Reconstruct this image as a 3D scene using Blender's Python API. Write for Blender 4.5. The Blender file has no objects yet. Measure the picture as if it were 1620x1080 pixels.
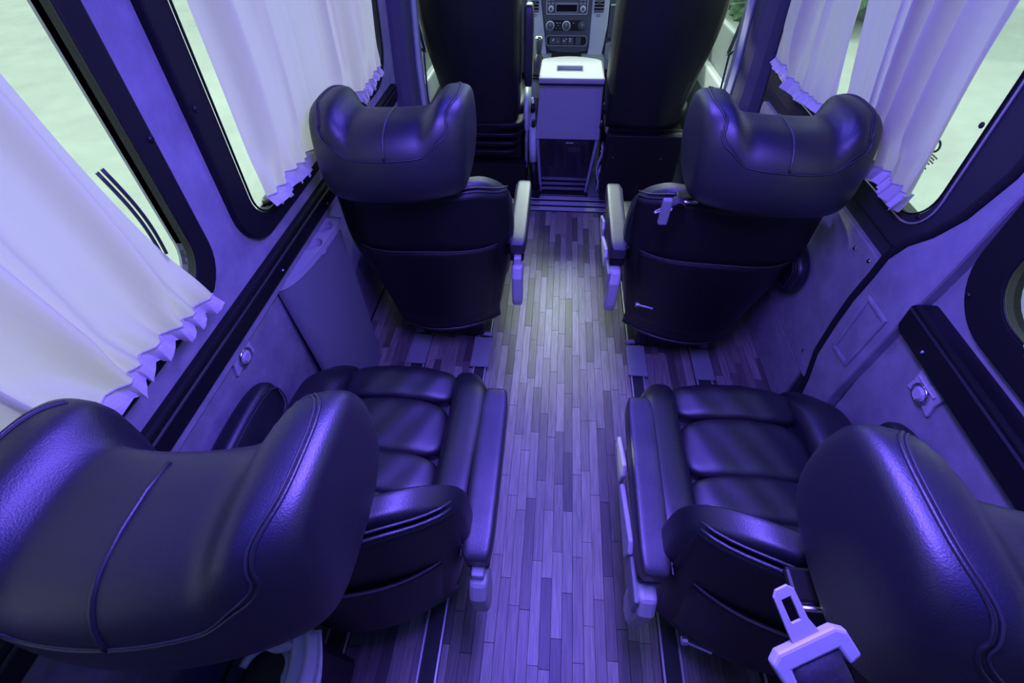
import bpy, bmesh, math, random
from math import sin, cos, pi, sqrt, floor
from mathutils import Vector, Matrix
random.seed(7)
SC = bpy.context.scene
COL = SC.collection
# ------------------------------------------------------------------ camera
def cam_matrix(yaw, pitch, roll, loc):
    F = Vector((-sin(yaw)*cos(pitch), cos(yaw)*cos(pitch), -sin(pitch)))
    Rt = Vector((cos(yaw), sin(yaw), 0)); U = Rt.cross(F)
    R2 = Rt*cos(roll)+U*sin(roll); U2 = -Rt*sin(roll)+U*cos(roll)
    m = Matrix((R2, U2, -F)).transposed().to_4x4(); m.translation = loc
    return m
cd = bpy.data.cameras.new('camera'); cam = bpy.data.objects.new('camera', cd); COL.objects.link(cam)
cd.sensor_width = 36; cd.lens = 717.4/1620*36; cd.clip_start = .02; cd.clip_end = 200
cam.matrix_world = cam_matrix(.1042, .8422, -.0231, (-.0753, 0, 1.75))
SC.camera = cam
# ------------------------------------------------------------------ view + world + lights
SC.view_settings.view_transform = 'Standard'; SC.view_settings.look = 'None'
SC.view_settings.gamma = 1; SC.view_settings.exposure = 0.0; SC.view_settings.use_curve_mapping = False
W = bpy.data.worlds.new('world'); SC.world = W; W.use_nodes = True
wn = W.node_tree.nodes['Background']; wn.inputs[0].default_value = (.86, 1, .93, 1); wn.inputs[1].default_value = 2.1
def area(name, loc, size, col, power, rot=(0, 0, 0)):
    l = bpy.data.lights.new(name, 'AREA'); l.shape = 'RECTANGLE'; l.size, l.size_y = size
    l.color = col; l.energy = power
    o = bpy.data.objects.new(name, l); COL.objects.link(o); o.location = loc; o.rotation_euler = rot
    return o
sn = bpy.data.lights.new('sun', 'SUN'); sn.energy = 3.0; sn.angle = .05; sn.color = (1, .97, .9)
so = bpy.data.objects.new('sun', sn); COL.objects.link(so); so.rotation_euler = Vector((1.8, -.78, -.9)).to_track_quat('-Z', 'Y').to_euler()
VIO = (.19, .12, 1.0); BLU = (.002, .045, 1.0)
area('added_front_fill', (-.2, 9.2, 5.9), (3.2, 2.4), (.93, 1, .95), 900, (math.radians(-49.5), 0, 0))  # added fill ahead of the van, brightens the front floor and fridge lid
area('aisle_lamp_light', (.0, .50, 1.868), (.16, .62), VIO, 38)
area('front_lamp_light', (.0, 1.75, 1.868), (.12, .5), VIO, 14)
area('left_added_fill', (-.30, .9, 1.868), (.05, 2.6), BLU, 7)  # added blue fill that tints the shadows, not a fitted lamp
area('right_added_fill', (.30, .9, 1.868), (.05, 2.6), BLU, 7)  # right half of the added blue fill
# ------------------------------------------------------------------ materials
def nodes(name):
    m = bpy.data.materials.new(name); m.use_nodes = True
    nt = m.node_tree
    return m, nt, nt.nodes['Principled BSDF']
def mat(name, col, rough=.5, metal=0, spec=.5, bump=0, bscale=200, var=0, vscale=6, coat=0, stretch=None, detail=4):
    m, nt, b = nodes(name)
    b.inputs['Base Color'].default_value = (*col, 1); b.inputs['Roughness'].default_value = rough
    b.inputs['Metallic'].default_value = metal; b.inputs['Specular IOR Level'].default_value = spec
    b.inputs['Coat Weight'].default_value = coat
    tc = nt.nodes.new('ShaderNodeTexCoord'); src = tc.outputs['Object']
    if stretch:
        mp = nt.nodes.new('ShaderNodeMapping'); mp.inputs['Scale'].default_value = stretch
        nt.links.new(src, mp.inputs[0]); src = mp.outputs[0]
    if bump:
        n = nt.nodes.new('ShaderNodeTexNoise'); n.inputs['Scale'].default_value = bscale; n.inputs['Detail'].default_value = detail
        nt.links.new(src, n.inputs[0])
        bp = nt.nodes.new('ShaderNodeBump'); bp.inputs['Strength'].default_value = bump; bp.inputs['Distance'].default_value = .002
        nt.links.new(n.outputs[0], bp.inputs['Height']); nt.links.new(bp.outputs[0], b.inputs['Normal'])
    if var:
        n = nt.nodes.new('ShaderNodeTexNoise'); n.inputs['Scale'].default_value = vscale; n.inputs['Detail'].default_value = 6
        n.inputs['Roughness'].default_value = .65
        nt.links.new(src, n.inputs[0])
        r = nt.nodes.new('ShaderNodeValToRGB'); r.color_ramp.elements[0].position = .35; r.color_ramp.elements[1].position = .68
        r.color_ramp.elements[0].color = (*[c*(1-var) for c in col], 1); r.color_ramp.elements[1].color = (*[min(1, c*(1+var)) for c in col], 1)
        nt.links.new(n.outputs[0], r.inputs[0]); nt.links.new(r.outputs[0], b.inputs['Base Color'])
    return m
M = {}
M['leather'] = mat('leather', (.008, .008, .013), .45, spec=.95, bump=.25, bscale=420)
M['leather_mottled'] = mat('leather_mottled', (.035, .035, .04), .40, spec=.7, bump=.25, bscale=420, var=.25, vscale=14)  # paler, mottled leather of the aisle armrests
M['thread'] = mat('thread', (.03, .03, .035), .5)
M['back'] = mat('back_cover', (.005, .005, .006), .48, spec=.5, bump=.3, bscale=500)
M['black'] = mat('black_plastic', (.007, .007, .008), .45, spec=.35, bump=.15, bscale=600)
M['frame'] = mat('window_frame', (.008, .008, .009), .6, spec=.3, bump=.35, bscale=500)
M['doorgrey'] = mat('door_lining', (.032, .034, .035), .6, spec=.35, bump=.35, bscale=500)
M['suede'] = mat('suede', (.29, .28, .31), .85, spec=.15, bump=.5, bscale=90, var=.16, vscale=11)
M['felt'] = mat('felt', (.11, .11, .13), .95, spec=.1, bump=.4, bscale=300)
M['pale'] = mat('pale_plastic', (.46, .45, .48), .42, spec=.5)
M['greyplastic'] = mat('grey_plastic', (.22, .23, .24), .45, bump=.15, bscale=600)
M['box'] = mat('powder_coat', (.36, .35, .39), .45, bump=.1, bscale=700)
M['lid'] = mat('lid_plastic', (.37, .36, .37), .5)
M['metal'] = mat('brushed_metal', (.65, .65, .68), .32, metal=1, bump=.1, bscale=60, stretch=(1, 40, 1))
M['chrome'] = mat('chrome', (.8, .8, .83), .15, metal=1)
M['alu'] = mat('aluminium', (.72, .72, .75), .38, metal=.7)
M['rubber'] = mat('rubber', (.015, .015, .016), .8, spec=.2)
M['dash'] = mat('dash_plastic', (.075, .085, .095), .5, bump=.3, bscale=700)
M['silver'] = mat('silver_trim', (.56, .60, .59), .38, spec=.5)
M['cabgrey'] = mat('cab_grey', (.24, .27, .27), .55, bump=.2, bscale=500)
M['carpet'] = mat('cab_carpet', (.16, .19, .18), .9, bump=.6, bscale=300)
M['gloss'] = mat('gloss_black', (.008, .008, .012), .06, spec=.6)
M['webbing'] = mat('webbing', (.03, .03, .035), .6, bump=.5, bscale=300, stretch=(1, .2, 1))
M['strap'] = mat('pale_strap', (.5, .49, .53), .5)
M['white'] = mat('print_white', (.6, .62, .62), .5)
M['print'] = mat('print_dark', (.03, .04, .04), .5)
M['bag'] = mat('bag_film', (.6, .66, .62), .4, bump=.3, bscale=30)
M['ceiling'] = mat('ceiling', (.08, .08, .09), .9, bump=.3, bscale=200)
M['ground'] = mat('ground', (.28, .305, .29), .9, var=.10, vscale=1.3, bump=.5, bscale=8)
M['hedge'] = mat('hedge', (.05, .12, .05), .8, var=.6, vscale=9, bump=1, bscale=20)
M['subfloor'] = mat('subfloor', (.02, .018, .02), .7)
def plank_mat(i, c):
    m, nt, b = nodes('plank_wood_%s' % 'abcdef'[i])
    tc = nt.nodes.new('ShaderNodeTexCoord'); mp = nt.nodes.new('ShaderNodeMapping'); mp.inputs['Scale'].default_value = (90, 5, 1)
    geo = nt.nodes.new('ShaderNodeNewGeometry')
    nt.links.new(geo.outputs['Position'], mp.inputs[0])
    n = nt.nodes.new('ShaderNodeTexNoise'); n.inputs['Scale'].default_value = 1.6; n.inputs['Detail'].default_value = 6; n.inputs['Distortion'].default_value = .6
    nt.links.new(mp.outputs[0], n.inputs[0])
    r = nt.nodes.new('ShaderNodeValToRGB'); r.color_ramp.elements[0].position = .3; r.color_ramp.elements[1].position = .72
    r.color_ramp.elements[0].color = (*[x*.62 for x in c], 1); r.color_ramp.elements[1].color = (*[x*1.2 for x in c], 1)
    nt.links.new(n.outputs[0], r.inputs[0]); nt.links.new(r.outputs[0], b.inputs['Base Color'])
    b.inputs['Roughness'].default_value = .42
    bp = nt.nodes.new('ShaderNodeBump'); bp.inputs['Strength'].default_value = .25; bp.inputs['Distance'].default_value = .001
    nt.links.new(n.outputs[0], bp.inputs['Height']); nt.links.new(bp.outputs[0], b.inputs['Normal'])
    return m
PLK = [plank_mat(i, c) for i, c in enumerate([(.32, .27, .25), (.23, .19, .18), (.155, .125, .12), (.095, .075, .075), (.27, .235, .22)])]
def cloth_mat(name, col, tr):
    m = bpy.data.materials.new(name); m.use_nodes = True; nt = m.node_tree; nt.nodes.clear()
    o = nt.nodes.new('ShaderNodeOutputMaterial'); d = nt.nodes.new('ShaderNodeBsdfDiffuse'); t = nt.nodes.new('ShaderNodeBsdfTranslucent')
    g = nt.nodes.new('ShaderNodeBsdfGlossy'); g.inputs['Roughness'].default_value = .45; g.inputs['Color'].default_value = (.8, .8, .85, 1)
    mx = nt.nodes.new('ShaderNodeMixShader'); mx2 = nt.nodes.new('ShaderNodeMixShader')
    d.inputs[0].default_value = (*col, 1); t.inputs[0].default_value = (.86, .83, .84, 1)
    mx.inputs[0].default_value = tr; mx2.inputs[0].default_value = .08
    tc = nt.nodes.new('ShaderNodeTexCoord'); n = nt.nodes.new('ShaderNodeTexNoise'); n.inputs['Scale'].default_value = 700
    bp = nt.nodes.new('ShaderNodeBump'); bp.inputs['Strength'].default_value = .15; bp.inputs['Distance'].default_value = .001
    nt.links.new(tc.outputs['Object'], n.inputs[0]); nt.links.new(n.outputs[0], bp.inputs['Height'])
    nt.links.new(bp.outputs[0], d.inputs['Normal']); nt.links.new(bp.outputs[0], g.inputs['Normal'])
    nt.links.new(d.outputs[0], mx.inputs[1]); nt.links.new(t.outputs[0], mx.inputs[2])
    nt.links.new(mx.outputs[0], mx2.inputs[1]); nt.links.new(g.outputs[0], mx2.inputs[2]); nt.links.new(mx2.outputs[0], o.inputs[0])
    return m
M['curtain'] = cloth_mat('curtain_cloth', (.50, .43, .36), .24)
M['hem'] = cloth_mat('hem_cloth', (.50, .44, .50), .05)
def glass_mat():
    m = bpy.data.materials.new('window_glass'); m.use_nodes = True; nt = m.node_tree; nt.nodes.clear()
    o = nt.nodes.new('ShaderNodeOutputMaterial'); t = nt.nodes.new('ShaderNodeBsdfTransparent'); t.inputs[0].default_value = (.86, .93, .89, 1)
    g = nt.nodes.new('ShaderNodeBsdfGlossy'); g.inputs['Roughness'].default_value = .02
    lw = nt.nodes.new('ShaderNodeLayerWeight'); lw.inputs[0].default_value = .5
    pw = nt.nodes.new('ShaderNodeMath'); pw.operation = 'POWER'; pw.inputs[1].default_value = 5; nt.links.new(lw.outputs['Facing'], pw.inputs[0])
    f = nt.nodes.new('ShaderNodeMath'); f.operation = 'MULTIPLY_ADD'; f.inputs[1].default_value = .8; f.inputs[2].default_value = .03; nt.links.new(pw.outputs[0], f.inputs[0])
    mx = nt.nodes.new('ShaderNodeMixShader'); nt.links.new(f.outputs[0], mx.inputs[0]); nt.links.new(t.outputs[0], mx.inputs[1]); nt.links.new(g.outputs[0], mx.inputs[2])
    nt.links.new(mx.outputs[0], o.inputs[0])
    return m
M['glass'] = glass_mat()
def emit_mat(name, col, s):
    m, nt, b = nodes(name); b.inputs['Base Color'].default_value = (.6, .6, .6, 1)
    b.inputs['Emission Color'].default_value = (*col, 1); b.inputs['Emission Strength'].default_value = s
    return m
M['led_violet'] = emit_mat('led_violet', VIO, 2); M['blue_fill'] = emit_mat('blue_fill', BLU, 1)  # the blue one is the glowing face of the added fill panels
# ------------------------------------------------------------------ helpers
def link(name, verts, faces, m, parent=None, smooth=False, bevel=0, solid=0, subs=0, autos=None):
    me = bpy.data.meshes.new(name); me.from_pydata([tuple(v) for v in verts], [], faces)
    bm = bmesh.new(); bm.from_mesh(me); bmesh.ops.recalc_face_normals(bm, faces=bm.faces); bm.to_mesh(me); bm.free()
    o = bpy.data.objects.new(name, me); COL.objects.link(o); me.materials.append(M[m] if isinstance(m, str) else m)
    if parent: o.parent = parent; o.matrix_parent_inverse = Matrix.Translation(-parent.location)
    if smooth: me.polygons.foreach_set('use_smooth', [True]*len(me.polygons))
    if solid:
        md = o.modifiers.new('solid', 'SOLIDIFY'); md.thickness = solid; md.offset = 0
    if bevel:
        md = o.modifiers.new('bevel', 'BEVEL'); md.width = bevel; md.segments = 2; md.limit_method = 'ANGLE'; md.angle_limit = .6
    if subs:
        md = o.modifiers.new('sub', 'SUBSURF'); md.levels = subs; md.render_levels = subs
    return o
def empty(name, loc, label=None, cat=None, group=None):
    o = bpy.data.objects.new(name, None); COL.objects.link(o); o.location = loc; o.empty_display_size = .1
    tag(o, label, cat, group); return o
def tag(o, label=None, cat=None, group=None, kind=None):
    if label: o['label'] = label
    if cat: o['category'] = cat
    if group: o['group'] = group
    if kind: o['kind'] = kind
    return o
class MB:
    """collects boxes / tubes / prisms in one mesh"""
    def __init__(s): s.v = []; s.f = []
    def add(s, v, f):
        k = len(s.v); s.v += [tuple(p) for p in v]; s.f += [tuple(i+k for i in q) for q in f]; return s
    def box(s, a, b, T=None):
        x0, y0, z0 = a; x1, y1, z1 = b
        v = [(x, y, z) for x in (x0, x1) for y in (y0, y1) for z in (z0, z1)]
        if T: v = [T(*p) for p in v]
        return s.add(v, [(0, 1, 3, 2), (4, 6, 7, 5), (0, 4, 5, 1), (2, 3, 7, 6), (0, 2, 6, 4), (1, 5, 7, 3)])
    def prism(s, poly, f0, f1):
        """poly 2-D points, f0/f1 map (a,b)->3-D"""
        n = len(poly)
        return s.add([f0(*p) for p in poly]+[f1(*p) for p in poly],
                     [tuple(range(n)), tuple(range(2*n-1, n-1, -1))]+[(i, (i+1) % n, n+(i+1) % n, n+i) for i in range(n)])
    def tube(s, pts, r, n=8, closed=False, flat=1.0):
        pts = [Vector(p) for p in pts]; N = len(pts); rings = []
        up = Vector((0, 0, 1)); prev = None
        for i, p in enumerate(pts):
            a = pts[(i-1) % N] if closed or i else p; b = pts[(i+1) % N] if closed or i < N-1 else p
            t = (b-a).normalized() if (b-a).length > 1e-9 else Vector((0, 1, 0))
            if prev is None:
                u = t.cross(up); u = u if u.length > .1 else t.cross(Vector((1, 0, 0)))
            else: u = prev-t*prev.dot(t)
            u.normalize(); prev = u; w = t.cross(u); rr = r[i] if isinstance(r, (list, tuple)) else r
            rings.append([p+u*cos(2*pi*k/n)*rr+w*sin(2*pi*k/n)*rr*flat for k in range(n)])
        v = [q for R in rings for q in R]; f = []
        for i in range(N if closed else N-1):
            for k in range(n): f.append((i*n+k, i*n+(k+1) % n, ((i+1) % N)*n+(k+1) % n, ((i+1) % N)*n+k))
        if not closed: f += [tuple(range(n)), tuple((N-1)*n+k for k in range(n))]
        return s.add(v, f)
    def lathe(s, prof, c, ax=(0, 0, 1), n=20):
        """prof: (radius, height) along axis"""
        ax = Vector(ax).normalized(); u = ax.orthogonal().normalized(); w = ax.cross(u); c = Vector(c)
        v = [c+ax*h+(u*cos(2*pi*k/n)+w*sin(2*pi*k/n))*r for r, h in prof for k in range(n)]; f = []
        for i in range(len(prof)-1):
            for k in range(n): f.append((i*n+k, i*n+(k+1) % n, (i+1)*n+(k+1) % n, (i+1)*n+k))
        f += [tuple(range(n)), tuple((len(prof)-1)*n+k for k in range(n))]
        return s.add(v, f)
    def grid(s, fn, nu, nv):
        return s.add([fn(i/nu, j/nv) for j in range(nv+1) for i in range(nu+1)],
                     [(j*(nu+1)+i, j*(nu+1)+i+1, (j+1)*(nu+1)+i+1, (j+1)*(nu+1)+i) for j in range(nv) for i in range(nu)])
    def out(s, name, m, parent=None, **k): return link(name, s.v, s.f, m, parent, **k)
def cubegrid(n):
    bm = bmesh.new(); bmesh.ops.create_cube(bm, size=2)
    bmesh.ops.subdivide_edges(bm, edges=bm.edges[:], cuts=n-1, use_grid_fill=True)
    v = [x.co.copy() for x in bm.verts]; bm.verts.index_update(); f = [[q.index for q in p.verts] for p in bm.faces]; bm.free(); return v, f
CG = {n: cubegrid(n) for n in (8, 12, 20, 28)}
def sq(p, e):
    l = (abs(p[0])**e+abs(p[1])**e+abs(p[2])**e)**(1/e); return Vector(p)/l
def sq2(p, e=3.0, ex=9):
    r = (abs(p[1])**e+abs(p[2])**e)**(1/e); l = (abs(p[0])**ex+r**ex)**(1/ex); return Vector(p)/l
def pillow(name, c, h, e, m, parent=None, deform=None, n=12):
    V, F = CG[n]; out = []
    for p in V:
        q = sq(p, e) if e > 0 else sq2(p); x = Vector((c[0]+q.x*h[0], c[1]+q.y*h[1], c[2]+q.z*h[2]))
        out.append(deform(x, q) if deform else x)
    return link(name, out, F, m, parent, smooth=True)
def smooth(a, b, x):
    t = max(0, min(1, (x-a)/(b-a))); return t*t*(3-2*t)
def rr(y0, y1, z0, z1, r, n=8):
    P = []
    rs = r if isinstance(r, (tuple, list)) else (r,)*4
    for (cy, cz, a0), q in zip(((y1, z1, 0), (y0, z1, 90), (y0, z0, 180), (y1, z0, 270)), rs):
        for k in range(n+1):
            a = math.radians(a0+90*k/n); sy = 1 if cos(math.radians(a0+45)) > 0 else -1; sz = 1 if sin(math.radians(a0+45)) > 0 else -1
            P.append((cy-sy*q+q*cos(a), cz-sz*q+q*sin(a)))
    return P
def plate(name, outer, holes, mp, d0, d1, m, parent=None, bevel=0):
    """flat plate with holes: mp(a,b,d)->3-D"""
    bm = bmesh.new()
    for loop in [outer]+holes:
        vs = [bm.verts.new((a, b, 0)) for a, b in loop]
        for i in range(len(vs)): bm.edges.new((vs[i], vs[(i+1) % len(vs)]))
    bmesh.ops.triangle_fill(bm, edges=bm.edges[:], use_beauty=True)
    g = bmesh.ops.extrude_face_region(bm, geom=bm.faces[:])
    for v in g['geom']:
        if isinstance(v, bmesh.types.BMVert): v.co.z = 1
    for v in bm.verts: v.co = mp(v.co.x, v.co.y, d0 if v.co.z < .5 else d1)
    bmesh.ops.recalc_face_normals(bm, faces=bm.faces)
    me = bpy.data.meshes.new(name); bm.to_mesh(me); bm.free(); me.materials.append(M[m])
    o = bpy.data.objects.new(name, me); COL.objects.link(o)
    if parent: o.parent = parent; o.matrix_parent_inverse = Matrix.Translation(-parent.location)
    if bevel:
        md = o.modifiers.new('bevel', 'BEVEL'); md.width = bevel; md.segments = 2; md.limit_method = 'ANGLE'; md.angle_limit = .9
    return o
def WM(side):
    """side wall plane, leaning in towards the roof; d = distance proud of it"""
    return lambda y, z, d: Vector((side*(.905-.08*(z-.9)-d), y, z))
WL, WR = WM(-1), WM(1)
def screw(mp, y, z, d, parent, r=.006, m='chrome', name='screw'):
    a = mp(y, z, d); b = mp(y, z, d+.01)
    return MB().lathe([(r, 0), (r, .002), (r*.6, .0045)], a, (b-a), 10).out(name, m, parent, smooth=False)
# ================================================================== STRUCTURE
floor_o = MB().box((-1.06, -1.2, -.05), (1.06, 2.78, -.004)).out('floor', 'subfloor'); tag(floor_o, kind='structure')
pv = MB().box((0, 0, 0), (1, 1, 1)); pm = {}
PW, PL = .036, .31
def plank_mesh(k):
    me = bpy.data.meshes.new('plank'); w, l = PW-.0008, PL-.001
    b = .0006; v = [(x, y, z) for z, i in ((-.004, 0), (-.0006, 0), (0, b)) for x, y in ((i, i), (w-i, i), (w-i, l-i), (i, l-i))]
    f = [(8, 9, 10, 11)]+[(j*4+i, j*4+(i+1) % 4, (j+1)*4+(i+1) % 4, (j+1)*4+i) for j in (0, 1) for i in range(4)]
    me.from_pydata(v, [], f); me.materials.append(PLK[k]); return me
pms = [plank_mesh(k) for k in range(5)]
rnd = random.Random(3); side_planks = [MB() for _ in range(5)]; cnt = 0
for i in range(-28, 28):
    x = i*PW; y = -1.1-rnd.random()*PL
    while y < 2.77:
        k = rnd.choice((0, 0, 1, 1, 2, 3, 4, 2)); l = PL*(.75+.5*rnd.random()); l = min(l, 2.775-y)
        if abs(x+PW/2) < .33 and y > -.25 and l > .05 and cnt < 296:
            o = bpy.data.objects.new('plank', pms[k]); COL.objects.link(o); o.location = (x, y, rnd.random()*.0006); o.scale = (1, l/PL, 1); o.parent = floor_o; cnt += 1
        elif l > .02: side_planks[k].box((x, y, -.004), (x+PW-.0008, y+l-.001, rnd.random()*.0004))
        y += l
for k in range(5): tag(side_planks[k].out('floor_planks', PLK[k], floor_o), kind='stuff')
# ground and cab floor
g = MB().box((-14, -14, -.72), (14, 20, -.70)).out('ground', 'ground'); tag(g, kind='structure')
cf = MB().box((-.97, 2.98, -.05), (.97, 4.4, -.002)).out('trim_1', 'carpet'); tag(cf, kind='structure')
ce = MB().box((-.90, -1.2, 1.90), (.90, 3.3, 1.94)).out('ceiling', 'ceiling'); tag(ce, kind='structure')
wb = MB().box((-.99, -1.24, -.05), (.99, -1.2, 1.94)).out('wall_back', 'suede'); tag(wb, kind='structure')
# step edge strips
st = empty('step_edge', (.035, 2.88, 0), 'three ribbed aluminium step edge strips across the aisle below the fridge box', 'step edging')
MB().box((-.45, 2.775, -.03), (.5, 2.985, .001)).out('step_board', 'rubber', st)
for y in (2.785, 2.855, 2.925):
    q = MB().box((-.24, y, 0), (.32, y+.042, .008)).out('step_strip', 'alu', st, bevel=.003)
    for x in (-.16, .2): MB().lathe([(.004, 0), (.003, .0015)], (x, y+.02, .008), n=8).out('screw', 'print', q)
# ---------------- left wall
W1o, W1i = rr(-.85, .817, 1.005, 1.80, .12), rr(-.78, .762, 1.072, 1.74, .085)
W2o, W2i = rr(.94, 2.30, .985, 1.80, (.12, .12, .12, .16)), rr(1.015, 2.262, 1.045, 1.74, (.08, .08, .075, .12))
wl = plate('wall_left', [(-1.2, .80), (2.52, .80), (2.52, 1.9), (-1.2, 1.9)], [W1i, W2i], WL, 0, -.02, 'suede'); tag(wl, kind='structure')
plate('lower_panel', [(-1.2, -.01), (2.52, -.01), (2.52, .85), (-1.2, .85)], [], WL, -.045, -.07, 'suede', wl)
plate('shell', [(-1.2, -.01), (2.52, -.01), (2.52, 1.9), (-1.2, 1.9)], [rr(-.94, .872, .94, 1.85, .06), rr(.90, 2.40, .94, 1.85, .06)], WL, -.085, -.10, 'greyplastic', wl)
def window(name, side_map, outer, inner, m='frame', d=.02, screws=(), sill=None):
    r = plate(name, outer, [inner], side_map, d, -.02, m, bevel=.006); tag(r, kind='structure')
    # deep reveal ring that runs out to the glass
    n = len(inner); cy = sum(p[0] for p in inner)/n; cz = sum(p[1] for p in inner)/n
    v = [side_map(a, b, -.0) for a, b in inner]+[side_map(a, b, -.014) for a, b in inner]
    v += [side_map(cy+(a-cy)*1.01, cz+(b-cz)*1.01, -.014) for a, b in inner]+[side_map(cy+(a-cy)*1.01, cz+(b-cz)*1.01, -.0) for a, b in inner]
    f = [(k*n+i, k*n+(i+1) % n, ((k+1) % 4)*n+(i+1) % n, ((k+1) % 4)*n+i) for k in range(4) for i in range(n)]
    link('window_reveal', v, f, m, r, smooth=False)
    # bright gasket bead
    MB().tube([side_map(a, b, d+.001) for a, b in [(cy+(a-cy)*.997, cz+(b-cz)*.993) for a, b in inner]], .003, 6, closed=True).out('window_bead', 'black', r, smooth=True)
    plate('glass_pane', [(cy+(a-cy)*1.02, cz+(b-cz)*1.02) for a, b in inner], [], side_map, -.010, -.012, 'glass', r)
    for y, z in screws: screw(side_map, y, z, d, r, .007, 'black')
    return r
w1 = window('window_1', WL, W1o, W1i, screws=[(.805, 1.37), (.7, 1.035)])
w2 = window('window_2', WL, W2o, W2i, screws=[(.957, 1.366), (1.6, 1.01)])
def rib_sill(mp, y0, y1, z, par):
    for k in range(int((y1-y0)/.07)):
        y = y0+k*.07
        pillow('sill_cushion', mp(y+.03, z, -.002), (.018, .03, .010), 3, 'black', par, n=8)
rib_sill(WL, -.1, .70, 1.078, w1); rib_sill(WL, 1.1, 2.1, 1.05, w2)
tl = MB().prism([(-1.2, .845), (2.40, .845), (2.42, .86), (2.42, .915), (2.40, .93), (-1.2, .93)], lambda a, b: WL(a, b, -.05), lambda a, b: WL(a, b, .024)).out('trim_2', 'black', bevel=.008); tag(tl, kind='structure')
for y in (.2, 1.02, 1.40, 1.9): screw(WL, y, .87, .025, tl, .005)
MB().tube([WL(-1.2, .905, .025), WL(2.4, .905, .025)], .004, 8).out('trim_bead', 'doorgrey', tl, smooth=True)
# ---------------- right wall: rear section, pillar lining, sliding door
S = [(.93, 1.9), (.93, 1.40), (.94, 1.27), (.98, 1.15), (1.03, 1.065), (1.085, 1.0), (1.12, .93), (1.13, .85), (1.15, .74), (1.158, .62), (1.16, .47), (1.13, .36), (1.10, .15), (1.10, -.01)]
Cc = [(.87, 1.9), (.88, 1.40), (.905, 1.232), (.92, 1.07), (.934, .954), (.952, .846), (.975, .62), (.998, .427), (1.0, .2), (1.0, -.01)]
W4o, W4i = rr(-.85, .893, .98, 1.80, .15, 10), rr(-.78, .805, 1.06, 1.74, .10)
wr = plate('wall_right', [(-1.2, -.01), (1.0, -.01), (.98, .62), (.95, .85), (.90, 1.25), (.90, 1.9), (-1.2, 1.9)], [W4i], WR, -.015, -.035, 'suede'); tag(wr, kind='structure')
plate('pillar_lining', S+Cc[::-1], [], WR, .018, -.03, 'suede', wr, bevel=.008)
# embossed panel on the pillar lining
emb = [(1.100, .812), (.985, .815), (1.012, .575), (1.112, .560)]
plate('embossed_panel', emb, [[(1.085, .795), (1.002, .797), (1.026, .592), (1.098, .580)]], WR, .026, .015, 'suede', wr, bevel=.006)
plate('shell', [(-1.2, -.01), (2.52, -.01), (2.52, 1.9), (-1.2, 1.9)], [rr(-.94, .90, .94, 1.85, .06), rr(.96, 2.44, .92, 1.85, .06)], WR, -.085, -.10, 'greyplastic', wr)
w4 = window('window_4', WR, W4o, W4i, screws=[(.845, 1.04)])
tr_ = MB().prism([(-1.2, .838), (.925, .838), (.94, .85), (.94, .92), (.925, .935), (-1.2, .935)], lambda a, b: WR(a, b, -.05), lambda a, b: WR(a, b, .035)).out('trim_3', 'black', bevel=.008); tag(tr_, kind='structure')
for y in (.30, .82): screw(WR, y, .87, .036, tr_, .005)
MB().tube([WR(-1.2, .915, .036), WR(.93, .915, .036)], .004, 8).out('trim_bead', 'doorgrey', tr_, smooth=True)
seal = MB().tube([WR(a+.012, b, .012) for a, b in S[1:]], .013, 8).out('trim_4', 'rubber', smooth=True); tag(seal, kind='structure')
door = plate('door_1', [(a+.01, b) for a, b in S]+[(2.5, -.01), (2.5, 1.9)], [rr(1.09, 2.36, 1.03, 1.76, .09)], WR, -.02, -.05, 'doorgrey'); tag(door, kind='structure')
W3o, W3i = rr(.965, 2.42, .945, 1.84, (.1, .1, .19, .12), 10), rr(1.10, 2.36, 1.035, 1.76, (.08, .08, .11, .12), 10)
w3 = window('window_3', WR, W3o, W3i, 'doorgrey', .0, screws=[(1.13, 1.06), (1.12, 1.30)])
MB().tube([WR(a, b, .003) for a, b in rr(1.085, 2.375, 1.018, 1.775, (.08, .08, .11, .12), 10)], .003, 6, closed=True).out('window_bead', 'alu', w3, smooth=True)
dp = plate('door_panel', rr(1.17, 2.40, .30, .885, (.03, .03, .03, .03), 4), [], WR, -.002, -.03, 'suede', door, bevel=.004)
dp2 = plate('door_panel', [(1.245, .02), (2.40, .02), (2.40, .29), (1.225, .29)], [], WR, -.006, -.03, 'suede', door, bevel=.004)
for y, z in ((1.205, .855), (1.29, .84), (1.26, .37), (1.8, .85)): screw(WR, y, z, -.002, door, .008)
# sticker print on the glass of window_3
sp = empty('glass_print', WR(1.22, 1.19, -.009), 'small dark safety mark printed on the right window glass', 'glass mark')
MB().tube([WR(1.222+.013*cos(a), 1.206+.013*sin(a), -.008) for a in [k*.35 for k in range(16)]], .0028, 5).out('mark_ring', 'print', sp)
for k, (y0, y1, z) in enumerate([(1.196, 1.238, 1.183), (1.203, 1.235, 1.176), (1.20, 1.238, 1.169), (1.21, 1.23, 1.161), (1.212, 1.222, 1.148)]):
    b = MB(); y = y0
    while y < y1:
        b.box((0, 0, 0), (1, 1, 1), lambda x, yy, zz, y=y, z=z: WR(y+yy*.0035, z+zz*.0042, -.009+x*.0008)); y += .0055
    b.out('mark_line', 'print', sp)
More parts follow.
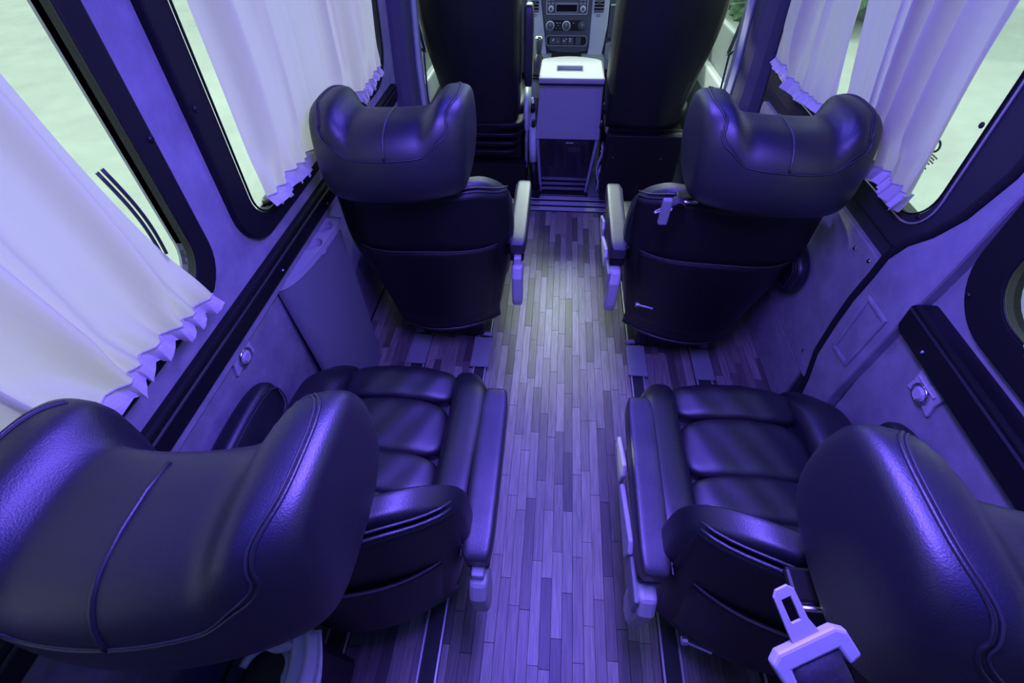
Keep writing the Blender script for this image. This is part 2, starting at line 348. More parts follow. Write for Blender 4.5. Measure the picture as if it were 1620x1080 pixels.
# ---------------- pillars behind the cab, cab side
for s, n in ((-1, 'trim_5'), (1, 'trim_6')):
    def PX(x, y, z, s=s): return Vector((s*(x-.08*(z-.9)), y, z))
    zz = [0, .3, .6, .8, .95, 1.3, 1.6, 1.9]
    # blue felt pillar, rear face; waist flares at the bottom
    b = MB(); prof = [.80, .80, .81, .822, .832, .835, .835, .835]
    rows = []
    for z, xi in zip(zz, prof):
        rows += [PX(.93, 2.47, z), PX(xi+.05, 2.475, z), PX(xi+.01, 2.50, z), PX(xi, 2.53, z), PX(xi, 2.62, z), PX(.93, 2.62, z)]
    nn = 6; f = [(j*nn+i, j*nn+(i+1) % nn, (j+1)*nn+(i+1) % nn, (j+1)*nn+i) for j in range(len(zz)-1) for i in range(nn)]
    f += [tuple(range(nn)), tuple((len(zz)-1)*nn+i for i in range(nn))]
    p = b.add(rows, f).out(n, 'felt'); tag(p, kind='structure')
    rows = []
    for z, xi in zip(zz, prof):
        rows += [PX(.95, 2.62, z), PX(xi-.005, 2.62, z), PX(xi-.02, 2.66, z), PX(xi+.0, 2.78, z), PX(xi+.05, 2.83, z), PX(.95, 2.83, z)]
    MB().add(rows, f).out('pillar_trim', 'silver', p)
    MB().tube([PX(xi-.006, 2.622, z) for z, xi in zip(zz, prof)], .006, 6).out('pillar_seal', 'cabgrey', p, smooth=True)
    # cab door
    d = MB().prism([(2.83, -.02), (4.3, -.02), (4.3, .92), (2.83, .97)], lambda a, c: Vector((s*.97, a, c)), lambda a, c: Vector((s*.93, a, c))).out('door_%d' % (2 if s < 0 else 3), 'cabgrey', bevel=.01)
    tag(d, kind='structure')
    MB().prism([(2.9, .60), (4.2, .58), (4.2, .70), (2.9, .74)], lambda a, c: Vector((s*.93, a, c)), lambda a, c: Vector((s*.88, a, c))).out('arm_ledge', 'silver', d, bevel=.012)
    MB().prism([(2.95, .10), (4.1, .10), (4.1, .30), (2.95, .34)], lambda a, c: Vector((s*.93, a, c)), lambda a, c: Vector((s*.87, a, c))).out('door_pocket', 'dash', d, bevel=.012)
    MB().box((s*.94, 2.83, .95), (s*.955, 2.90, 1.85)).box((s*.90, 2.83, 1.80), (s*.955, 4.0, 1.86)).out('window_surround', 'cabgrey', d)
    MB().add([(s*.95, 2.9, .96), (s*.95, 4.2, .93), (s*.91, 3.6, 1.80), (s*.91, 2.9, 1.80)], [(0, 1, 2, 3)]).out('glass_pane', 'glass', d, solid=.004)
ws = MB().add([(-.93, 4.25, 1.0), (.93, 4.25, 1.0), (.85, 3.35, 1.88), (-.85, 3.35, 1.88)], [(0, 1, 2, 3)]).out('window_5', 'glass', solid=.005); tag(ws, kind='structure')
for s in (-1, 1): MB().tube([(s*.95, 4.28, .98), (s*.88, 3.33, 1.9)], .035, 8).out('window_pillar', 'dash', ws, smooth=True)
fw = MB().box((-.97, 4.3, -.05), (.97, 4.36, 1.0)).out('wall_front', 'dash'); tag(fw, kind='structure')
# ceiling lamps; the blue pair is added to fill the shadows
def lamp(x, y, w, l, m, lab, g=None):
    e = empty('ceiling_light', (x, y, 1.90), lab, 'ceiling light', g)
    MB().box((x-w/2-.02, y-l/2-.02, 1.88), (x+w/2+.02, y+l/2+.02, 1.90)).out('housing', 'pale', e, bevel=.004)
    MB().box((x-w/2, y-l/2, 1.874), (x+w/2, y+l/2, 1.881)).out('diffuser', m, e)
lamp(0, .5, .16, .62, 'led_violet', 'violet ceiling light panel over the rear aisle')
lamp(0, 1.75, .12, .5, 'led_violet', 'violet ceiling light panel over the front aisle')
lamp(-.30, .9, .05, 2.6, 'blue_fill', 'long added blue fill panel left of the ceiling middle')
lamp(.30, .9, .05, 2.6, 'blue_fill', 'long added blue fill panel right of the ceiling middle')
# ================================================================== CURTAINS
def curtain(side, top, bot, zt, zb, nple, amp, off, lab, seed, lean=1.0, flare=0.0, flip=1, cords=False):
    mp = WM(side); R = random.Random(seed); ph = [R.random()*6.28 for _ in range(6)]
    e = empty('curtain', mp((bot[0]+bot[1])/2, zb(.5), off), lab, 'curtain', 'pale window curtains')
    fr = [nple*(.8+.5*R.random()) for _ in range(3)]
    def f(u, v, extra=0.0):
        # v 0 top .. 1 gather line
        ys = top[0]+(top[1]-top[0])*u; ye = bot[0]+(bot[1]-bot[0])*u
        t = v**lean; y = ys+(ye-ys)*t
        z = zt+(zb(u)-zt)*v
        w = u+.035*sin(5*u+ph[4])+.02*sin(3*v+ph[5])
        a = amp*(.55+.45*sin(2.2*u*3.1+ph[3]))
        pl = sin(2*pi*nple*w+ph[0]+.8*v)+.45*sin(2*pi*fr[0]*1.7*w+ph[1]-1.1*v)+.25*sin(2*pi*fr[1]*2.6*w+ph[2]+2*v*v)
        pl = math.copysign(abs(pl)**.8, pl)
        gth = smooth(.80, 1, v)
        d = off+a*pl*(1-.65*gth)+.010*gth*sin(2*pi*nple*3.2*u+ph[2])
        d += .03*sin(pi*v)*(.5+.5*sin(3*u+ph[1]))*.5
        edge = smooth(.90, 1, u) if flip > 0 else smooth(.10, 0, u)
        d += flare*edge*smooth(.4, 1, v)
        y += .012*cos(2*pi*nple*w+ph[0])*(1-.5*gth)
        return mp(y, z, max(.004, d))
    MB().grid(f, 150, 60).out('curtain_cloth', 'curtain', e, smooth=True)
    nz = int(nple*3.3)
    def h(u, v):
        p = f(u, 1); q = u*nz; tri = abs((q % 1)-.5)*2; k = .35+.65*v
        s = (1 if int(q*2) % 2 else -1)
        dn = .038+.008*sin(7*u+ph[1])
        d = -.010+.020*tri*k+.008*v
        yy = .010*sin(2*pi*q)*k
        return Vector((p.x-side*d, p.y+yy, p.z-dn*v+.006*sin(2*pi*q+1)*v))
    MB().grid(h, nz*6, 5).out('curtain_ruffle', 'hem', e, smooth=False)
    # gathered cord line
    MB().tube([f(i/90, 1)+Vector((-side*.002, 0, 0)) for i in range(91)], .0022, 5).out('gather_cord', 'hem', e)
    if cords:
        for dy in (0, .012):
            P = [mp(.648+dy+.02*t, 1.385-.19*t, off-.01+.012*sin(pi*t)) for t in [k/14 for k in range(15)]]
            MB().tube(P, .0035, 6).out('tie_cord', 'thread', e, smooth=True)
    return e
curtain(-1, (-.75, .60), (-.60, .700), 1.74, lambda u: 1.118-.055*smooth(.5, 1, u)+.01*sin(9*u), 8, .032, .046, 'pale satin curtain of the left rear window with a flared hem corner and tie cord', 11, 1.6, .02, 1, True)
curtain(-1, (1.05, 1.60), (1.055, 1.64), 1.74, lambda u: 1.10+.006*sin(11*u), 4, .026, .050, 'pale curtain at the rear half of the second left window', 23, 1, 0, -1)
curtain(-1, (1.62, 2.10), (1.68, 2.14), 1.74, lambda u: 1.09+.006*sin(9*u), 4, .026, .045, 'pale curtain at the front half of the second left window, nearest the blue pillar', 35)
curtain(1, (1.14, 1.84), (1.16, 1.63), 1.76, lambda u: 1.10+.008*sin(8*u), 6, .030, .036, 'pleated lilac curtain at the rear half of the right door window', 41, 1.2, 0, -1)
curtain(1, (1.85, 2.33), (1.66, 2.31), 1.76, lambda u: 1.09+.006*sin(9*u), 5, .028, .034, 'pleated lilac curtain at the front half of the right door window, by the dark pillar', 57)
curtain(1, (-.75, .60), (-.72, .66), 1.74, lambda u: 1.12, 9, .015, .04, 'lilac curtain in the black framed window at the rear right', 63)
# ================================================================== CAPTAIN SEATS
XC = .555
def make_seat(s, lab):
    """aisle-side seat, s=-1 left; built with the back panel centre at y=.22"""
    root = empty('captain_seat', (s*XC, .22, 0), lab, 'seat', 'black leather captain seats in the passenger cabin')
    X = lambda x: s*x
    # -- backrest shell
    def bdef(p, q):
        u = q.x   # -1 inner .. +1 outer
        z = p.z
        tp = 1-.30*smooth(.70, .28, z)*(1 if u > 0 else .55)
        x = XC+(p.x-XC)*tp
        # sloping shoulders
        zz = z-(.035*smooth(.6, 1, abs(u)))*smooth(.5, .95, z)
        y = p.y+.090*u*u-.018*u-(.03*q.y if q.y > 0 else 0)*(1-abs(u))
        return Vector((X(x), y, zz))
    pillow('backrest', (XC, .272, .575), (.335, .043, .355), 6.5, 'leather', root, bdef, 28)
    # -- back cover shell (dark) with pocket
    def cov(u, w, k=0.0, z0=.22, z1=.905):
        a = 2*u-1; z = z0+(z1-z0)*w
        tp = 1-.34*smooth(.72, .26, z)*(1 if a > 0 else .5)
        hx = .318*tp; x = XC+a*hx
        y = .224+.090*a*a-.018*a-.012*(1-abs(a)**6)-k*(1-abs(a)**4)+.02*smooth(.32, .2, z)
        zz = z-(.035*smooth(.6, 1, abs(a)))*smooth(.75, .93, z)
        return Vector((X(x), y, zz))
    MB().grid(lambda u, w: cov(u, w), 30, 24).out('back_panel', 'back', root, smooth=True, solid=.012)
    MB().grid(lambda u, w: cov(.06+.88*u, w, .018, .30, .675+.012*cos(pi*(2*u-1))), 26, 14).out('back_pocket', 'back', root, smooth=True, solid=.006)
    MB().tube([cov(.06+.88*i/24, 1, .022, .30, .675+.012*cos(pi*(2*i/24-1))) for i in range(25)], .0035, 6).out('pocket_trim', 'webbing', root, smooth=True)
    MB().tube([cov(i/30, 0, .004)+Vector((0, 0, 0)) for i in range(31)], .008, 8).out('panel_hem', 'leather', root, smooth=True)
    # shoulder piping
    for k in (0, 1):
        MB().tube([cov(i/30, 1, .002)+Vector((0, .010*k, .004+.010*k)) for i in range(31)], .0045-.001*k, 6).out('shoulder_piping', 'leather', root, smooth=True)
    # -- headrest: saddle between two raised wings
    HC = (XC+.010, .155, 1.086); HH = (.228, .120, .122)
    def hdef(p, q, s=s):
        u, v, w = q
        tp = 1-.05*smooth(.2, -1, w)
        wing = smooth(.44, .70, abs(u))
        z = p.z+(.046*wing-.004)*smooth(-.1, .8, w)
        y = p.y+.050*u*u-.026*u
        if v > 0: y += .045*wing*v
        y += .02*(w)                                      # leans forward
        return Vector((X(HC[0]+(p.x-HC[0])*tp), y, z))
    def hs(a, b, c, out=1.0):
        q = sq2((a, b, c))
        return hdef(Vector((HC[0]+q.x*HH[0]*out, HC[1]+q.y*HH[1]*out, HC[2]+q.z*HH[2]*out)), q)
    hr = pillow('headrest', HC, HH, -1, 'leather', root, hdef, 28)
    for k, dd in enumerate((0, .035)):
        P = []
        path = [(-.92+dd, .9, 1), (-.92+dd, .4, 1), (-.92+dd, -.3, 1), (-.92+dd, -.8, 1), (-.92+dd, -1, .8), (-.90+dd, -1, .64), (-.80+dd, -1, .47+dd), (-.66+dd, -1, .38+dd), (-.45, -1, .31+dd), (-.2, -1, .29+dd), (0, -1, .29+dd)]
        full = path+[(-a, b, c) for a, b, c in path[::-1][1:]]
        full = [Vector(p) for p in full]
        for _ in range(3):
            full = [full[0]]+[q for i in range(len(full)-1) for q in (full[i]*.75+full[i+1]*.25, full[i]*.25+full[i+1]*.75)]+[full[-1]]
        P = [hs(*p, 1.004) for p in full]
        MB().tube(P, .0032 if k == 0 else .002, 6).out('headrest_piping', 'leather' if k == 0 else 'thread', hr, smooth=True)
    P = [hs(0, b, c, 1.003) for b, c in [(.6, 1), (.2, 1), (-.2, 1), (-.6, 1), (-.9, 1), (-1, .9), (-1, .7), (-1, .5), (-1, .4), (-1, .3)]]
    MB().tube(P, .004, 6).out('headrest_seam', 'leather', hr, smooth=True)
    # -- cushion
    def seatdef(p, q):
        p = p.copy(); p.x = X(p.x)
        p.y -= .03*abs(q.x)**4 if q.y > 0 else 0
        return p
    pillow('cushion_base', (XC, .70, .370), (.298, .285, .065), 5, 'leather', root, seatdef, 20)
    PCX = .565
    segs = [(.30, .425), (.425, .512), (.512, .646), (.646, .842), (.842, .992)]
    for i, (a, b) in enumerate(segs):
        front = i == 4
        def sd(p, q, front=front):
            x = p.x; z = p.z; y = p.y
            z -= .010*(x-PCX)**2/.03
            y += .012*cos((x-PCX)/.19*1.5) - (.012 if not front else .004)
            if front and q.y > 0: z -= .035*q.y*q.y
            z += .004*sin(x*60+y*35)*max(0, q.z)*.5
            return Vector((X(x), y, z))
        pillow('cushion_segment', (PCX, (a+b)/2, .452), (.196, (b-a)/2+.005, .048), 4, 'leather', root, sd, 20)
    for sgn, x0, hx in ((-1, .315, .068), (1, .820, .080)):
        def bd(p, q, sgn=sgn):
            x, y, z = p
            t = (y-.68)/.33
            x += sgn*(.012*(1-t*t))-sgn*.028*smooth(.5, 1, t)
            z += .018*smooth(.6, -.6, t)-.045*smooth(.55, 1, t)
            if sgn < 0: pass
            return Vector((X(x), y, z))
        pillow('cushion_bolster', (x0, .68, .455), (hx, .325, .072), 3.2, 'leather', root, bd, 20)
    # -- base and floor tracks hook-up
    bs = MB().box((X(.375), .36, .035), (X(.70), .88, .31)).out('seat_base', 'back', root, bevel=.02)
    MB().box((X(.40), .34, .10), (X(.66), .362, .26)).out('base_panel', 'black', bs, bevel=.006)
    # -- armrests
    def ad(p, q): return Vector((X(p.x), p.y, p.z+.05*(p.y-.295)+.0*q.y))
    ar = pillow('armrest', (.203, .537, .630), (.036, .233, .034), 7, 'leather_mottled', root, ad, 20)
    MB().tube([Vector((X(.203+.0345*cs), y, .6565+.05*(y-.295))) for cs in (1,) for y in [.31+.022*k for k in range(20)]], .002, 5).out('armrest_seam', 'thread', ar)
    MB().box((X(.175), .31, .565), (X(.232), .66, .60)).out('armrest_bracket', 'black', ar, bevel=.008)
    ow = pillow('armrest', (.905 if s < 0 else .893, .50, .585), (.040, .262, .095), (3.2), 'leather', root, lambda p, q: Vector((X(p.x), p.y, p.z+.05*(p.y-.295))), 20)
    for dd in (-.010, .006):
        pts = []
        for k in range(28):
            a = 2*pi*k/28; cy = cos(a); cz = sin(a); L = (abs(cy)**3.2+abs(cz)**3.2)**(1/3.2)
            y = .50+.248*cy/L; pts.append(Vector((X((.875 if s < 0 else .863)+dd*.6), y, .585+.086*cz/L+.05*(y-.295))))
        MB().tube(pts, .0025, 5, closed=True).out('armrest_piping', 'thread', ow, smooth=True)
    # -- pale recliner covers below the aisle armrest
    def YZ(poly, x0, x1): return MB().prism(poly, lambda a, b: Vector((X(x0), a, b)), lambda a, b: Vector((X(x1), a, b)))
    YZ([(.262, .36), (.30, .34), (.335, .37), (.345, .50), (.33, .565), (.275, .57), (.250, .52), (.252, .40)], .178, .222).out('recliner_cover', 'pale', root, bevel=.012)
    if s > 0:
        YZ([(.385, .50), (.56, .50), (.575, .53), (.40, .585), (.375, .56)], .160, .174).out('recliner_lever', 'pale', root, bevel=.005)
        YZ([(.585, .50), (.71, .50), (.715, .545), (.60, .59), (.58, .56)], .160, .172).out('recliner_handle', 'pale', root, bevel=.004)
        YZ([(.26, .50), (.41, .49), (.40, .545), (.27, .56)], .168, .180).out('lever_link', 'greyplastic', root, bevel=.004)
    else:
        MB().lathe([(.016, 0), (.016, .03), (.01, .034)], (X(.215), .31, .555), (-s, 0, 0), 14).out('hinge_cap', 'pale', root)
        YZ([(.285, .555), (.32, .555), (.32, .60), (.285, .60)], .185, .215).out('hinge_post', 'pale', root, bevel=.005)
    # -- recline rod under the back panel
    rx = .30 if s > 0 else .585
    MB().tube([(X(rx), .225, .44), (X(rx+.065), .205, .44)], .004, 8).lathe([(.010, 0), (.010, .012)], (X(rx-.002), .225, .44), (1, 0, 0), 10).out('recline_rod', 'metal', root)
    # -- belt guide on the shoulder
    gx = .80 if s < 0 else .375
    MB().box((X(gx-.035), .205, .925), (X(gx+.035), .26, .940)).out('belt_guide', 'black', root, bevel=.006)
    MB().tube([(X(gx-.03), .20, .932), (X(gx+.03), .20, .932)], .005, 8).out('belt_roller', 'metal', root, smooth=True)
    # -- buckle stalk at the window-side armrest
    MB().box((X(.795), .60, .40), (X(.815), .625, .62)).out('buckle_stalk', 'pale', root, bevel=.006)
    return root
def kids(o): return [c for c in bpy.data.objects if c.parent == o]
def copy_tree(o, parent=None):
    c = o.copy(); COL.objects.link(c)
    if parent:
        c.parent = parent; c.matrix_parent_inverse = o.matrix_parent_inverse
    for ch in kids(o): copy_tree(ch, c)
    return c
bpy.context.view_layer.update()
SL = make_seat(-1, 'black leather captain seat nearest the camera on the left, winged headrest at lower left')
SR = make_seat(1, 'black leather captain seat nearest the camera on the right, pale belt tongue at shoulder')
AL = copy_tree(SL)
for ch in kids(AL):
    if ch.name.startswith('armrest') and len(kids(ch)) == 2 and ch.data.vertices[0].co.x < -.7:
        for g in kids(ch): bpy.data.objects.remove(g)
        bpy.data.objects.remove(ch); break
AL.location = AL.location; AL.location.y += 1.185; AL['label'] = 'black leather captain seat in the front row on the left, beside the cup holder tray'
AR = copy_tree(SR); AR.location.y += 1.18; AR['label'] = 'black leather captain seat in the front row on the right, beside the sliding door'
for s, r in ((-1, AL), (1, AR)):
    for xa, xb in ((.335, .425), (.645, .735)): MB().box((s*xa, 1.35, .027), (s*xb, 1.54, .038)).out('foot_frame', 'greyplastic', r, bevel=.003)
    MB().tube([(s*(.335+.40*t), 1.555+.02*sin(pi*t), .040) for t in [k/12 for k in range(13)]], .012, 8).out('foot_crossbar', 'greyplastic', r, smooth=True)
# pale belt tongues of the two right seats
def tongue(root, org, ax, up, k, m, names=('belt_tongue', 'belt_handle')):
    ax = Vector(ax).normalized(); up = (Vector(up)-ax*ax.dot(Vector(up))).normalized(); n = ax.cross(up); o = Vector(org)
    def T(a, b, d): return o+ax*a*k+up*b*k+n*d*k
    t = plate(names[0], [(-.012, 0), (-.012, .02), (-.011, .052), (-.006, .058), (.006, .058), (.011, .052), (.012, .02), (.018, 0)], [[(-.005, .022), (-.005, .047), (.005, .047), (.005, .022)]], T, -.0015, .0015, m, root, bevel=.0006)
    h = plate(names[1], [(-.036, -.03), (-.040, -.004), (-.030, .004), (.030, .004), (.040, -.004), (.044, -.032), (.030, -.036), (.026, -.016), (-.024, -.016), (-.024, -.034)], [], T, -.006, .006, m, root, bevel=.003)
    return T
T = tongue(SR, (.194, .100, 1.222), (.93, .42, .25), (-.61, .52, .53), 1.0, 'pale')
MB().grid(lambda u, v: T(-.024+.050*u, -.016-.20*v, .002+.012*sin(pi*v)-.10*v*v), 4, 12).out('seat_belt', 'webbing', SR, smooth=True, solid=.0015)
b0 = [(.30, 1.36, .99), (.275, 1.35, .95), (.285, 1.34, .90)]
T = tongue(AR, (.285, 1.305, .955), (0, 1, .1), (-.75, .1, -.5), .62, 'pale')
MB().box((.268, 1.28, .905), (.298, 1.30, .995)).out('belt_adjuster', 'greyplastic', AR, bevel=.006)
MB().grid(lambda u, v: Vector((.30+.05*v, 1.30+.045*u, .955+.02*sin(pi*v))), 3, 8).out('seat_belt', 'webbing', AR, smooth=True, solid=.0015)
# floor tracks
for s in (-1, 1):
    for xa, xb, lab in ((.347, .409, 'inner'), (.652, .725, 'outer')):
        e = empty('seat_track', (s*(xa+xb)/2, .8, 0), '%s metal floor track under the %s seats' % (lab, 'left' if s < 0 else 'right'), 'seat track')
        MB().box((s*xa, -.9, 0), (s*xb, 2.45, .018)).out('track_body', 'doorgrey', e, bevel=.002)
        for x in (xa+.003, xb-.003): MB().box((s*(x-.003), -.9, .018), (s*(x+.003), 2.45, .026)).out('track_lip', 'alu', e)
    for yy in (.38, 1.53):
        pass
# ================================================================== WALL FITTINGS
def belt_anchor(mp, y, z, d, lab, turn=0):
    e = empty('belt_anchor', mp(y, z, d), lab, 'belt anchor')
    def mm(a, b, dd):
        return mp(y+a*cos(turn)-b*sin(turn), z+a*sin(turn)+b*cos(turn), d+dd)
    o = [(-.052, -.036), (0, -.028), (.052, -.036), (.046, 0), (.052, .044), (0, .034), (-.052, .044), (-.046, 0)]
    plate('cover_plate', o, [], mm, 0, .012, 'pale', e, bevel=.004)
    MB().tube([mm(.026*cos(a)-.0, .024*sin(a)-.004, .018) for a in [k*2*pi/20 for k in range(20)]], .004, 6, closed=True).out('ring', 'chrome', e, smooth=True)
    MB().lathe([(.020, 0), (.021, .008), (.014, .016)], mm(0, -.004, .010), mm(0, 0, .1)-mm(0, 0, 0), 16).out('bolt_cap', 'pale', e)
    MB().tube([mm(-.036, .026, .016), mm(.036, .026, .016)], .004, 6).out('bar', 'pale', e)
belt_anchor(WL, .782, .742, -.045, 'pale plastic belt anchor cover on the left suede wall panel')
belt_anchor(WR, .778, .760, -.015, 'pale plastic belt anchor cover on the right suede wall panel')
# cup holder cabinet
ct = empty('cup_cabinet', (-.92, 1.42, 0), 'grey cup holder cabinet with curved front on the left wall behind the front row seat', 'cabinet')
def dshape(y0, y1, xw, pr, z, n=20): return [Vector((-(xw-pr*sin(pi/2*i/n)**.85), y0+(y1-y0)*(1-cos(pi/2*i/n)), z)) for i in range(n+1)]+[Vector((-xw, y1, z))]
a = dshape(1.07, 1.41, .960, .075, 0); b = dshape(1.035, 1.41, .950, .080, .765); n = len(a)
link('cabinet_body', a+b, [tuple(range(n)), tuple(range(2*n-1, n-1, -1))]+[(i, (i+1) % n, n+(i+1) % n, n+i) for i in range(n)], 'greyplastic', ct)
out = [(p.x, p.y) for p in dshape(1.03, 1.415, .950, .090, .8)]
cups = [[(-.899+.029*cos(t), y+.034*sin(t)) for t in [k*2*pi/20 for k in range(20)]] for y in (1.25, 1.355)]
plate('tray_top', out, cups, lambda x, y, d: Vector((x, y, d)), .770, .800, 'pale', ct, bevel=.003)
for y in (1.25, 1.355): MB().lathe([(.034, 0), (.034, .002)], (-.899, y, .767), n=20).out('cup_base', 'pale', ct)
MB().tube([p+Vector((.001, 0, .001)) for p in dshape(1.03, 1.415, .950, .091, .8)], .002, 5).out('tray_rim', 'pale', ct, smooth=True)
# strap behind the near left seat
sb = empty('looped_strap', (-.66, .12, .42), 'pale curved bracket and strap behind the near left seat at the lower edge', 'strap')
P = [Vector((-.70+.055*cos(a), .085+.05*sin(a), .42-.01*sin(a))) for a in [math.radians(t) for t in range(-10, 190, 12)]]
MB().tube([Vector((-.615, -.05, .40))]+P, .010, 8).out('loop_rim', 'strap', sb, smooth=True)
MB().grid(lambda u, v: Vector((-.655+.075*u+.02*sin(4*v)+.02*v*u, .17-.24*v, .45-.05*v+.008*sin(u*14+v*3))), 16, 14).out('draped_strap', 'strap', sb, smooth=True, solid=.004)
pillow('strap_knot', (-.675, .135, .445), (.035, .02, .018), 2.2, 'strap', sb, lambda p, q: p+Vector((.004*sin(p.y*200), 0, .004*sin(p.x*160))), 12)
MB().box((-.78, -.2, .03), (-.60, .16, .38)).out('bracket_box', 'back', sb, bevel=.02)
# ================================================================== FRIDGE BOX
fb = empty('fridge_box', (0, 3.2, 0), 'pale drinks fridge box with white lid and dark glass door between the cab seats', 'fridge')
def FX(x, y, z):
    return Vector((x*(.168+.042*smooth(0, .42, z)-.022*smooth(.42, .74, z)) + .004+.006*z, y, z))
v = []
zs = [.012, .2, .42, .6, .735]
for z in zs: v += [FX(-1, 3.02, z), FX(1, 3.02, z), FX(1, 3.36, z), FX(-1, 3.36, z)]
f = [(j*4+i, j*4+(i+1) % 4, (j+1)*4+(i+1) % 4, (j+1)*4+i) for j in range(4) for i in range(4)]+[(0, 1, 2, 3), (16, 17, 18, 19)]
link('cabinet_body', v, f, 'box', fb, bevel=.004)
pn = [FX(-1, 0, .40), FX(1, 0, .40), FX(1, 0, .6), FX(1, 0, .73), FX(-1, 0, .73), FX(-1, 0, .6)]
plate('upper_panel', [(p.x, p.z) for p in pn], [], lambda a, b, d: Vector((a, d, b)), 3.005, 3.018, 'box', fb, bevel=.002)
for x, z in ((-.165, .44), (.19, .44), (-.155, .69), (.165, .69)): MB().lathe([(.006, 0), (.004, .004)], (x, 3.005, z), (0, -1, 0), 10).out('screw', 'chrome', fb)
dd = [FX(-.90, 0, .018), FX(.90, 0, .018), FX(.88, 0, .392), FX(-.88, 0, .392)]
gd = plate('glass_door', [(p.x, p.z) for p in dd], [], lambda a, b, d: Vector((a, d, b)), 3.010, 3.019, 'gloss', fb, bevel=.002)
for k in range(3):
    x = .02+.028*k
    plate('control_mark', rr(x, x+.024, .318, .342, .002, 2), [rr(x+.002, x+.022, .320, .340, .002, 2)], lambda a, b, d: Vector((a, d, b)), 3.0085, 3.010, 'felt', gd)
    MB().lathe([(.004, 0), (.004, .001)], (x+.012, 3.0095, .330), (0, -1, 0), 8).out('control_mark', 'felt', gd)
MB().box((.0, 3.006, .372), (.05, 3.012, .378)).out('door_badge', 'chrome', gd)
MB().box((-.165, 3.0, .0), (.175, 3.02, .016)).out('door_hinge', 'rubber', fb, bevel=.004)
for x in (-.163, .172): MB().lathe([(.011, 0), (.011, .02)], (x, 3.005, .012), (0, -1, 0), 12).out('foot', 'rubber', fb)
lp = [(-.190, 2.975), (.205, 2.975), (.200, 3.30)]+[(.18-.36*t, 3.33+.055*sin(pi*t)) for t in [k/10 for k in range(11)]]+[(-.186, 3.30)]
hole = rr(-.080, .075, 3.10, 3.20, .006, 3)
lid = plate('lid', lp, [hole], lambda a, b, d: Vector((a, b, d)), .742, .775, 'lid', fb, bevel=.010)
MB().add([(-.08, 3.10, .774), (.075, 3.10, .774), (.075, 3.205, .745), (-.08, 3.205, .745)], [(0, 1, 2, 3)]).out('lid_grip', 'lid', lid)
MB().box((-.185, 2.982, .733), (.2, 3.35, .743)).out('lid_seal', 'rubber', fb)
# plastic bag beside the fridge
bg = empty('plastic_bag', (.245, 3.1, 0), 'crumpled pale plastic bag standing on the floor right of the fridge box', 'bag')
for k in range(4):
    MB().grid(lambda u, v, k=k: Vector((  .235+.015*k+.10*u*.2+.012*sin(9*v+k)+.01*sin(14*u+2*k), 3.03+.10*u+.02*k, .0+(.34-.04*k)*v)), 8, 12).out('bag_fold', 'bag', bg, smooth=True, solid=.002)
# ================================================================== CAB SEATS
def cab_seat(s, lab):
    root = empty('driver_seat' if s < 0 else 'passenger_seat', (s*.52, 2.95, 0), lab, 'seat')
    X = lambda x: s*x
    cx = .585 if s < 0 else .505
    def d1(p, q):
        z = p.z; u = q.x
        o = .11*smooth(1.15, .50, z) if u > 0 else .0
        x = p.x-o*max(0, u)
        x = cx+(x-cx)*(1-.34*smooth(1.22, 1.62, z))
        return Vector((X(x), p.y+.06*u*u+.10*(z-.9)*-.15, z))
    pillow('seat_back', (cx, 2.95, .98), (.290, .085, .55), 5, 'leather', root, d1, 28)
    def cover(u, w):
        a = 2*u-1; z = .52+.86*w
        o = .11*smooth(1.15, .50, z)
        hx = .268; x = cx+a*hx-(o*a if a > 0 else 0); x = cx+(x-cx)*(1-.34*smooth(1.22, 1.62, z))
        return Vector((X(x), 2.862+.07*a*a-.015*(z-.9), z))
    MB().grid(cover, 20, 20).out('back_cover', 'back', root, smooth=True, solid=.012)
    if s > 0:
        MB().box((.255, 2.86, .05), (.72, 3.32, .50)).out('base_box', 'back', root, bevel=.015)
        MB().box((.25, 2.85, .53), (.73, 2.872, .536)).out('base_edge', 'black', root)
        MB().box((.262, 2.846, .10), (.71, 2.862, .50)).out('base_panel', 'back', root, bevel=.004)
        for x in (.30, .60): MB().lathe([(.007, 0), (.005, .004)], (x, 2.846, .36), (0, -1, 0), 10).out('screw', 'chrome', root)
    else:
        for i, z in enumerate((.535, .475, .42, .365)):
            pillow('bellows_rib', (X(.50), 3.06, z), (.235-.012*i, .20, .020), 5, 'black', root, None, 12)
        MB().box((X(.29), 2.92, .30), (X(.71), 3.25, .52)).out('suspension', 'back', root, bevel=.01)
        MB().box((X(.26), 2.88, .05), (X(.72), 3.3, .29)).out('base_box', 'back', root, bevel=.015)
        MB().box((X(.25), 2.87, .285), (X(.73), 2.885, .295)).out('base_edge', 'black', root)
        MB().prism([(2.92, .42), (3.2, .60), (3.35, .60), (3.3, .30), (2.95, .22)], lambda a, b: Vector((X(.268), a, b)), lambda a, b: Vector((X(.250), a, b))).out('side_cover', 'greyplastic', root, bevel=.006)
        pillow('armrest', (X(.252), 3.02, .925), (.026, .045, .205), 6, 'leather', root, lambda p, q: Vector((p.x, p.y+.05*(p.z-.92), p.z)), 12)
    pillow('seat_cushion', (X(.51), 3.26, .56), (.25, .27, .06), 4, 'leather', root, None, 12)
    MB().lathe([(.030, 0), (.034, .006), (.034, .02), (.026, .026)], (X(.235), 3.0, .60), (-s, 0, 0), 14).out('height_knob', 'black', root, bevel=.002)
    MB().lathe([(.022, 0), (.026, .006), (.026, .016), (.018, .022)], (X(.228), 3.02, .49), (-s, 0, 0), 14).out('recline_knob', 'black', root, bevel=.002)
    pillow('side_shell', (X(.262), 3.10, .56), (.022, .16, .13), 3, 'silver', root, None, 8)
    return root
cab_seat(-1, 'black driver seat with upright armrest at the top left, ribbed bellows below its back')
cab_seat(1, 'black passenger cab seat on a plain box base right of the fridge box')
